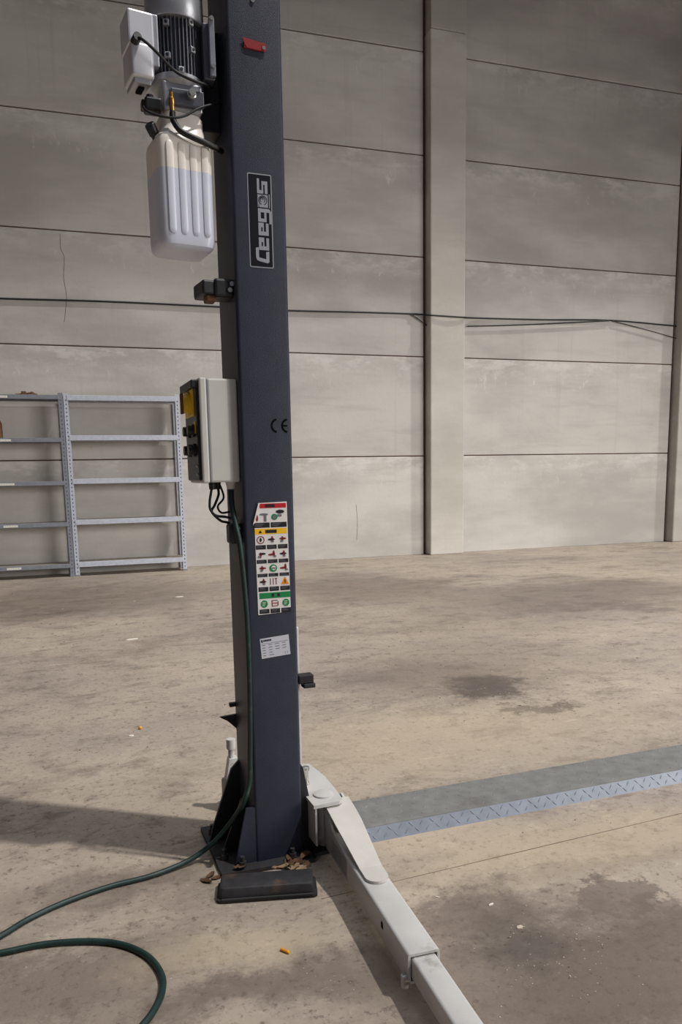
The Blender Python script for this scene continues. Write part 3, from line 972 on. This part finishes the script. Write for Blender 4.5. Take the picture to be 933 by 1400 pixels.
for da, z_ in ((-118, 2.56), (-62, 2.57), (-118, 2.475), (-60, 2.50), (-92, 2.592), (-90, 2.438)):
    an = math.radians(da)
    T = Matrix.Translation((MX, MT, z_)) @ Matrix.Rotation(an, 4, 'Z')
    lg = MB().box((RM+0.004, -0.008, -0.008), (RM+0.018, 0.008, 0.008), 0.002, T=T).build('lug', 'alu', motor)
    MB().cyl((RM+0.017, 0, 0), (RM+0.021, 0, 0), 0.004, n=8, T=T).build('lug_screw', 'black_steel', lg)
MB().box((-0.062, 0.030, 2.425), (-0.030, 0.070, 2.575), 0.004).build('side_rail', 'motor', motor)
MB().box((-0.046, 0.016, 2.430), (-0.030, 0.030, 2.585), 0.002).build('mounting_flange', 'galv_dark', motor)
MB().box((-0.21, 0.036, 2.44), (-0.186, 0.16, 2.575), 0.004).build('terminal_base', 'alu', motor)
for z_ in (2.455, 2.58):
    MB().cyl((-0.038, 0.010, z_), (-0.038, 0.020, z_), 0.006, n=10).build('flange_bolt', 'zinc', motor)
MB().box((-0.080, 0.115, 2.32), (0.001, 0.21, 2.60), 0.004).build('pump_bracket', 'black_steel', lift)
# capacitor / terminal box on the far side
T = rot_about((-0.24, 0.09, 2.48), math.radians(7)) 
tb = MB().box((-0.281, 0.020, 2.482), (-0.208, 0.115, 2.570), 0.006, T=T).build('terminal_box', 'alu_box', lift)
MB().box((-0.277, 0.016, 2.398), (-0.212, 0.118, 2.488), 0.009, T=T, seg=3).build('capacitor_cover', 'alu_box', tb, smooth=40)
MB().box((-0.270, 0.026, 2.385), (-0.220, 0.112, 2.400), 0.004, T=T).build('cover_base', 'alu', tb)
MB().box((-0.253, 0.045, 2.380), (-0.236, 0.085, 2.386), 0.001, T=T).build('base_slot', 'lip', tb)
gl = lp((187, 54), 0.005)
MB().cyl((gl.x-0.004, 0.020, gl.z), (gl.x+0.002, -0.006, gl.z+0.004), 0.012, n=12).build('cable_gland', 'black_steel', tb, smooth=40)
pts = [(gl.x, 0.002, gl.z+0.002)]+[tuple(lp(q, t)) for q, t in (((195, 54), -0.012), ((213, 70), -0.012), ((238, 96), 0.006), ((262, 109), 0.012), ((281, 116), 0.03), ((290, 119), 0.10))]
MB().tube(pts, 0.0042, 10, 6).build('motor_cable', 'wire', lift, smooth=60)
# valve block
vb = MB().box((-0.180, 0.040, 2.335), (-0.068, 0.150, 2.412), 0.006).build('valve_block', 'alu', lift)
MB().box((-0.160, 0.026, 2.345), (-0.066, 0.042, 2.388), 0.003).build('valve_plate', 'motor', vb)
pg = lp((262, 130), 0.02)
MB().cyl((pg.x, 0.027, pg.z), (pg.x, 0.004, pg.z+0.002), 0, n=18, rings=[(0, 0.013), (0.5, 0.013), (0.55, 0.010), (1, 0.009)]).build('plug', 'zinc', vb, smooth=40)
ft = [lp(q, 0.018) for q in ((234, 126), (235, 143), (236, 155))]
MB().cyl(ft[0], ft[2], 0, n=12, rings=[(0, 0.006), (0.25, 0.006), (0.3, 0.0085), (0.6, 0.0085), (0.65, 0.007), (1, 0.007)]).build('hose_fitting', 'brass', vb, smooth=40)
pts = [tuple(ft[2]+Vector((0, 0, 0.004)))]+[tuple(lp(q, t)) for q, t in (((237, 164), 0.014), ((246, 178), 0.010), ((262, 187), 0.010), ((280, 195), 0.016), ((296, 203), 0.032), ((303, 207), 0.06))]
MB().tube(pts, 0.0085, 12, 6).build('hydraulic_hose', 'hose', lift, smooth=60)
so = lp((208, 142), 0.06)
sol = MB().box((so.x-0.022, 0.045, so.z-0.022), (so.x+0.026, 0.09, so.z+0.014), 0.006).build('solenoid_valve', 'plastic_blk', lift)
MB().box((so.x-0.030, 0.055, so.z-0.016), (so.x-0.018, 0.085, so.z+0.008), 0.003).build('solenoid_plug', 'plastic_blk', sol)
MB().cyl((so.x-0.004, 0.07, so.z+0.01), (so.x-0.004, 0.07, so.z+0.026), 0.010, n=12).build('coil_nut', 'black_steel', sol)
pts = [tuple(lp(q, t)) for q, t in (((196, 145), 0.05), ((200, 151), 0.03), ((214, 157), 0.016), ((236, 161), 0.008), ((254, 158), 0.012), ((272, 148), 0.022), ((294, 142), 0.05), ((304, 142), 0.09))]
MB().tube(pts, 0.0034, 8, 6).build('valve_wire', 'wire', lift, smooth=60)
# oil tank, moulded milky plastic, oil standing to two thirds
TC = (-0.134, 0.100)
TT = rot_about((TC[0], TC[1], 0), math.radians(7))
def ring(hw, hd, z, ex=5.0, n=44, cs=0.0, ct=0.0):
    out = []
    for k in range(n):
        an = 2*math.pi*k/n
        c_, s_ = math.cos(an), math.sin(an)
        r_ = (abs(c_)**ex+abs(s_)**ex)**(-1/ex)
        out.append((TC[0]+cs+hw*c_*r_, TC[1]+ct+hd*s_*r_, z))
    return out
HW, HD = 0.083, 0.080
LVL = 2.170
rings, mis = [], []
spec = [(0.055, 0.052, 1.953), (0.070, 0.068, 1.957), (0.079, 0.077, 1.966), (HW-0.001, HD-0.001, 1.978), (HW, HD, 1.998), (HW, HD, 2.08), (HW, HD, LVL), (HW, HD, 2.22), (HW, HD, 2.247), (HW-0.003, HD-0.003, 2.260), (HW-0.012, HD-0.010, 2.272), (0.066, 0.062, 2.288), (0.063, 0.058, 2.300), (0.062, 0.056, 2.325), (0.055, 0.05, 2.338)]
for i, (a_, b2, z_) in enumerate(spec):
    rings.append(ring(a_, b2, z_, 7.0 if z_ < 2.27 else 4.0, cs=0.0 if z_ < 2.28 else 0.006))
    mis.append(1 if z_ < LVL-0.001 else 0)
tank = MB().loft(rings, T=TT, mis=mis[:-1]).build('oil_tank', ['tank_top', 'tank_oil'], lift, smooth=35)
for k in range(4):
    xc = TC[0]-0.050+k*0.0345
    mb = MB()
    zs = [1.992, 1.997, 2.006, 2.08, LVL, 2.225, 2.238, 2.243]
    wd = [0.0040, 0.0088, 0.0100, 0.0100, 0.0100, 0.0100, 0.0088, 0.0040]
    hd_ = [0.0006, 0.0024, 0.0034, 0.0034, 0.0034, 0.0034, 0.0024, 0.0006]
    rr = []
    for z_, w_, h_ in zip(zs, wd, hd_):
        y_ = TC[1]-HD
        rr.append([(xc-w_, y_+0.004, z_), (xc-w_, y_-h_*0.55, z_), (xc-w_*0.6, y_-h_, z_), (xc+w_*0.6, y_-h_, z_), (xc+w_, y_-h_*0.55, z_), (xc+w_, y_+0.004, z_)])
    mb.loft(rr, T=TT, mis=[1, 1, 1, 1, 0, 0, 0])
    mb.build('rib', ['tank_top', 'tank_oil'], tank, smooth=50)
cp = lp((209, 177), 0.05)
MB().cyl(cp+Vector((0.016, 0.02, -0.022)), cp+Vector((-0.010, -0.005, 0.012)), 0, n=18, rings=[(0, 0.012), (0.35, 0.012), (0.4, 0.015), (0.95, 0.015), (1, 0.013)]).build('filler_cap', 'plastic_blk', tank, smooth=40)

# safety latch housing below the tank
l0, l1 = lp((272, 400), 0.04), lp((318, 381), 0.04)
lt = MB().box((-0.098, 0.030, 1.832), (-0.050, 0.130, 1.874), 0.006, T=rot_about((-0.07, 0.08, 1.85), math.radians(6))).build('safety_latch', 'black_steel', lift)
MB().box((-0.058, 0.024, 1.826), (0.002, 0.110, 1.880), 0.008).build('latch_body', 'black_steel', lt)
MB().box((-0.080, 0.040, 1.815), (-0.050, 0.090, 1.834), 0.004).build('latch_tongue', 'rust', lt)
for s_, z_ in ((-0.006, 1.864), (-0.012, 1.846)):
    MB().cyl((s_, 0.018, z_), (s_, 0.026, z_), 0.007, n=12).build('latch_bolt', 'zinc', lt)

# ---- control box on the web, switch side to the left
BT0, BT1 = 0.028, 0.245
cb = MB().box((-0.093, BT0, 1.274), (0.0, BT1, 1.588), 0.006).build('control_box', 'box_grey', lift)
MB().box((-0.117, BT0-0.001, 1.272), (-0.0955, BT1+0.001, 1.590), 0.005).build('box_lid', 'box_grey', cb)
MB().box((-0.098, BT0+0.003, 1.278), (-0.090, BT1-0.003, 1.584)).build('lid_seal', 'galv_dark', cb)
sp = MB().box((-0.126, BT0+0.012, 1.280), (-0.116, BT1-0.006, 1.582), 0.004).build('switch_panel', 'plastic_blk', cb)
MB().box((-0.140, BT0+0.010, 1.560), (-0.114, BT1-0.004, 1.584), 0.004).build('panel_hood', 'black_steel', cb)
MB().box((-0.131, BT0+0.045, 1.478), (-0.124, BT1-0.035, 1.562), 0.003).build('switch_backplate', 'yellow', cb)
kn = MB().cyl((-0.124, 0.135, 1.520), (-0.150, 0.135, 1.520), 0, n=24, rings=[(0, 0.038), (0.5, 0.036), (0.55, 0.030), (1, 0.028)]).build('rotary_switch', 'yellow', cb, smooth=40)
MB().box((-0.158, 0.127, 1.488), (-0.148, 0.143, 1.552), 0.003).build('switch_handle', 'rust', kn)
for t_, z_, r_ in ((0.09, 1.435, 0.020), (0.165, 1.435, 0.020), (0.09, 1.375, 0.020), (0.165, 1.375, 0.020)):
    pb = MB().cyl((-0.124, t_, z_), (-0.148, t_, z_), 0, n=18, rings=[(0, r_), (0.4, r_), (0.45, r_*0.8), (1, r_*0.75)]).build('push_button', 'plastic_blk', cb, smooth=40)
MB().box((-0.128, 0.062, 1.425), (-0.1255, 0.085, 1.462)).build('button_label', 'yellow', cb)
for z_ in (1.30, 1.325):
    MB().cyl((-0.126, 0.06, z_), (-0.130, 0.06, z_), 0.004, n=8).build('panel_screw', 'zinc', cb)
for s_, t_ in ((-0.084, 0.06), (-0.060, 0.09), (-0.025, 0.055)):
    MB().cyl((s_, t_, 1.276), (s_, t_, 1.252), 0.011 if s_ < -0.05 else 0.017, 0.009 if s_ < -0.05 else 0.012, n=12).build('gland', 'box_grey' if s_ > -0.05 else 'plastic_blk', cb, smooth=40)
def cab(name, pts, r, m='wire', par=lift):
    return MB().tube(pts, r, 10, 6).build(name, m, par, smooth=60)
cab('control_wire', [(-0.084, 0.06, 1.26)]+[tuple(lp(q, 0.06)) for q in ((287, 685), (288, 697), (296, 705), (310, 707), (322, 712))]+[(-0.004, 0.10, 1.12)], 0.0042)
cab('control_wire', [(-0.060, 0.09, 1.26)]+[tuple(lp(q, 0.08)) for q in ((299, 676), (294, 690), (290, 700), (302, 712), (314, 716))]+[(-0.004, 0.13, 1.10)], 0.0042)
cab('control_wire', [(-0.05, 0.11, 1.27)]+[tuple(lp(q, 0.09)) for q in ((306, 680), (298, 692), (303, 701), (316, 700))]+[(-0.002, 0.14, 1.16)], 0.0034)
cl = lp((318, 722), 0.05)
cg = MB().box((-0.040, 0.030, cl.z-0.05), (0.003, 0.085, cl.z+0.014), 0.008).build('cable_clip', 'black_steel', lift)
MB().cyl((-0.014, 0.022, cl.z), (-0.014, 0.034, cl.z), 0.006, n=10).build('clip_screw', 'zinc', cg)

# dark green supply cable: down the column corner, then out over the floor and round in a loop
pts = [Vector((-0.025, 0.055, 1.255))]
for q, t in (((317, 690), 0.045), ((322, 715), 0.022), ((328, 745), -0.006), ((334, 800), -0.0115), ((338, 850), -0.0115), ((341, 920), -0.0115), ((342, 985), -0.0115), ((342, 1030), -0.0115), ((341, 1070), -0.0115), ((334, 1095), -0.020)):
    pts.append(lp(q, t))
for q, z in (((324, 1113), 0.17), ((306, 1137), 0.105), ((285, 1158), 0.05), ((255, 1178), 0.018), ((205, 1198), 0.009), ((150, 1212), 0.009), ((90, 1233), 0.009), ((40, 1256), 0.009), ((0, 1280), 0.009), ((-70, 1316), 0.009), ((-150, 1345), 0.009), ((-190, 1335), 0.009), ((-130, 1318), 0.009), ((-50, 1310), 0.009), ((0, 1303), 0.009), ((60, 1291), 0.009), ((120, 1287), 0.009), ((165, 1291), 0.009), ((200, 1306), 0.009), ((220, 1330), 0.009), ((222, 1355), 0.009), ((208, 1385), 0.009), ((185, 1412), 0.009), ((150, 1445), 0.009), ((90, 1500), 0.009), ((-40, 1600), 0.009), ((-220, 1720), 0.009)):
    pts.append(lz(q, z))
pts = [LO+E1*p_.x+E2*p_.y+Vector((0, 0, p_.z)) for p_ in pts]
o = MB().tube(pts, 0.0088, 12, 8).build('supply_cable', 'green_cable', smooth=60)
tag(o, 'dark green supply cable hanging down the column and looping over the floor', 'cable')

# ------------------------------------------------------------------ low black block lying against the column foot
c0, c1 = atz((296, 1237)), atz((435, 1227))
bd = (c1-c0)
bl = bd.length
ba = math.atan2(bd.y, bd.x)
blk = empty('rubber_block', (c0.x, c0.y, 0), ba)
tag(blk, 'low black rimmed block lying on the floor before the column foot', 'block')
def rr2(x0, x1, y0, y1, r, n=5):
    return rrect(x0, x1, y0, y1, r, n)
MB().prism(rr2(0, bl, 0, 0.115, 0.016), 0, 0.010, 'z').build('rim', 'rubber', blk)
mb = MB()
rg = []
for z_, ins in ((0.008, 0.008), (0.036, 0.010), (0.042, 0.013), (0.044, 0.017)):
    rg.append([(p_[0], p_[1], z_) for p_ in rr2(ins, bl-ins, ins, 0.115-ins, 0.012)])
mb.loft(rg).build('body', 'base_steel', blk, smooth=30)
MB().tube([(0.016, 0.002, 0.012), (bl/2, 0.002, 0.012), (bl-0.016, 0.002, 0.012)], 0.004, 8, 2).build('rim_bead', 'rubber', blk)

# ------------------------------------------------------------------ litter
def leaf_mesh(seed, L, W, m):
    rnd = random.Random(seed)
    mb = MB()
    n = 6
    V, F = [], []
    for i in range(n+1):
        t = i/n
        w_ = W*math.sin(math.pi*min(max(t, 0.04), 0.97))**0.8
        lift_ = 0.35*L*(t-0.5)**2*rnd.uniform(0.6, 1.8)
        cz = 0.5*w_*rnd.uniform(0.3, 1.0)
        V += [(L*(t-0.5), -w_/2, lift_+cz), (L*(t-0.5), 0, lift_), (L*(t-0.5), w_/2, lift_+cz*rnd.uniform(0.4, 1.2))]
    for i in range(n):
        for k in range(2):
            a_ = i*3+k
            F.append((a_, a_+3, a_+4, a_+1))
    top = len(V)
    V += [(x_, y_, z_+0.0012) for x_, y_, z_ in V]
    F += [tuple(i+top for i in reversed(f_)) for f_ in F]
    mb.add(V, F)
    zmin = min(v[2] for v in mb.v)
    mb.v = [(x_, y_, z_-zmin) for x_, y_, z_ in mb.v]
    return mb
spots = [((398, 1176), 0.016, 0.055, 0.032), ((408, 1180), 0.016, 0.045, 0.026), ((388, 1188), 0.016, 0.05, 0.028), ((418, 1172), 0.016, 0.05, 0.03), ((404, 1188), 0.016, 0.05, 0.024),
         ((380, 1190), 0.016, 0.04, 0.022), ((328, 1188), 0.016, 0.04, 0.026), ((420, 1184), 0.016, 0.05, 0.024), ((396, 1183), 0.016, 0.05, 0.03), ((412, 1190), 0.016, 0.05, 0.022)]
for i, (q, z, L_, W_) in enumerate(spots):
    g = atz(q, z)
    o = leaf_mesh(i, L_, W_, None).build('dry_leaf', 'leaf2' if i in (2, 4, 5, 9) else 'leaf', smooth=50)
    o.location = (g.x, g.y, 0.0185)
    o.rotation_euler = (random.uniform(-0.12, 0.12), random.uniform(-0.12, 0.12), random.uniform(0, 6.28))
    tag(o, 'pale tan dry leaf caught on the lift base plate' if i in (2, 4, 5, 9) else 'brown curled dry leaf caught on the lift base plate', 'leaf', 'dry leaves on the base plate')
for i, q in enumerate([(288, 1198), (282, 1206), (297, 1201)]):
    g = atz(q)
    o = leaf_mesh(40+i, 0.045, 0.02, None).build('dry_leaf', 'leaf', smooth=50)
    o.location = (g.x, g.y, 0.0)
    o.rotation_euler = (0, 0, random.uniform(0, 6.28))
    tag(o, 'small dry leaf on the floor left of the black block', 'leaf', 'dry leaves on the floor')

g = atz((390, 1302))
r = empty('cigarette_butt', (g.x, g.y, 0), math.radians(-52))
tag(r, 'orange cigarette butt lying on the floor before the column', 'cigarette butt')
MB().cyl((-0.014, 0, 0.0045), (0.010, 0, 0.0045), 0.0045, n=12).build('filter', 'orange', r, smooth=40)
MB().cyl((0.010, 0, 0.0045), (0.015, 0, 0.0045), 0.0044, 0.0036, n=12).build('burnt_end', 's_yellow', r, smooth=40)

def scrap(q, L_, W_, label, m='paper', rz=0.3):
    g = atz(q)
    mb = MB()
    n = 7
    pts = [(L_/2*math.cos(2*math.pi*k/n)*random.uniform(0.7, 1.1), W_/2*math.sin(2*math.pi*k/n)*random.uniform(0.7, 1.1)) for k in range(n)]
    mb.prism(pts, 0.0, 0.003, 'z')
    o = mb.build('paper_scrap', m)
    o.location = (g.x, g.y, 0)
    o.rotation_euler = (0, 0, rz)
    return tag(o, label, 'scrap', 'scraps on the floor')
scrap((181, 874), 0.13, 0.05, 'pale paper scrap flat on the floor between shelving and cable')
scrap((245, 816), 0.10, 0.05, 'small pale scrap on the floor just in front of the empty shelving')
scrap((180, 1006), 0.028, 0.02, 'tiny pale scrap on the open floor beside a round pellet')
g = atz((192, 997))
o = MB().cyl((0, 0, 0), (0, 0, 0.016), 0, n=14, rings=[(0, 0.004), (0.2, 0.008), (0.5, 0.0095), (0.8, 0.008), (1, 0.004)]).build('pellet', 'orange', smooth=60)
o.location = (g.x, g.y, 0)
tag(o, 'small yellowish round pellet on the open floor', 'pellet')
scrap((711, 1268), 0.026, 0.018, 'largest pale chip among the crumbs on the dark stained floor', 'chip')
scrap((672, 1237), 0.020, 0.008, 'long white splinter on the dark stained floor', 'paper', 0.2)
scrap((599, 1227), 0.016, 0.004, 'thin pale splinter beside the lift arm', 'paper', -0.6)

mb = MB()
def crumb(q, s):
    g = atz(q)
    n = random.choice((3, 4, 5))
    a0 = random.uniform(0, 6)
    pts = [(g.x+s*math.cos(a0+2*math.pi*k/n)*random.uniform(0.6, 1.2), g.y+s*math.sin(a0+2*math.pi*k/n)*random.uniform(0.6, 1.2)) for k in range(n)]
    mb.prism(pts, 0, s*0.5, 'z', random.choice((0, 0, 1)))
for cxp, cyp, sx, sy, cnt in ((712, 1272, 34, 28, 26), (770, 1310, 60, 40, 40), (800, 1330, 70, 46, 34), (700, 1340, 90, 44, 24), (700, 960, 110, 26, 90), (560, 900, 120, 34, 70), (640, 880, 180, 40, 80), (440, 1345, 40, 26, 24), (500, 870, 60, 40, 50), (150, 980, 110, 70, 50), (800, 900, 120, 50, 50), (130, 860, 110, 40, 50), (740, 1120, 150, 30, 30)):
    for k in range(cnt):
        q = (random.gauss(cxp, sx*0.6), random.gauss(cyp, sy*0.6))
        gw = atz(q)
        if q[1] > 770 and not (g0.x-0.2 < gw.x < g0.x+4.6 and g0.y-0.06 < gw.y-(gw.x-g0.x)*math.tan(ga) < g0.y+0.34):
            d_ = (atz(q)-CAMP).length
            crumb(q, random.uniform(0.0008, 0.0022)*d_/2.0)
o = mb.build('floor_crumbs', ['chip', 'rust'])
tag(o, 'pale and brown crumbs scattered over the concrete floor', 'crumbs', kind='stuff')
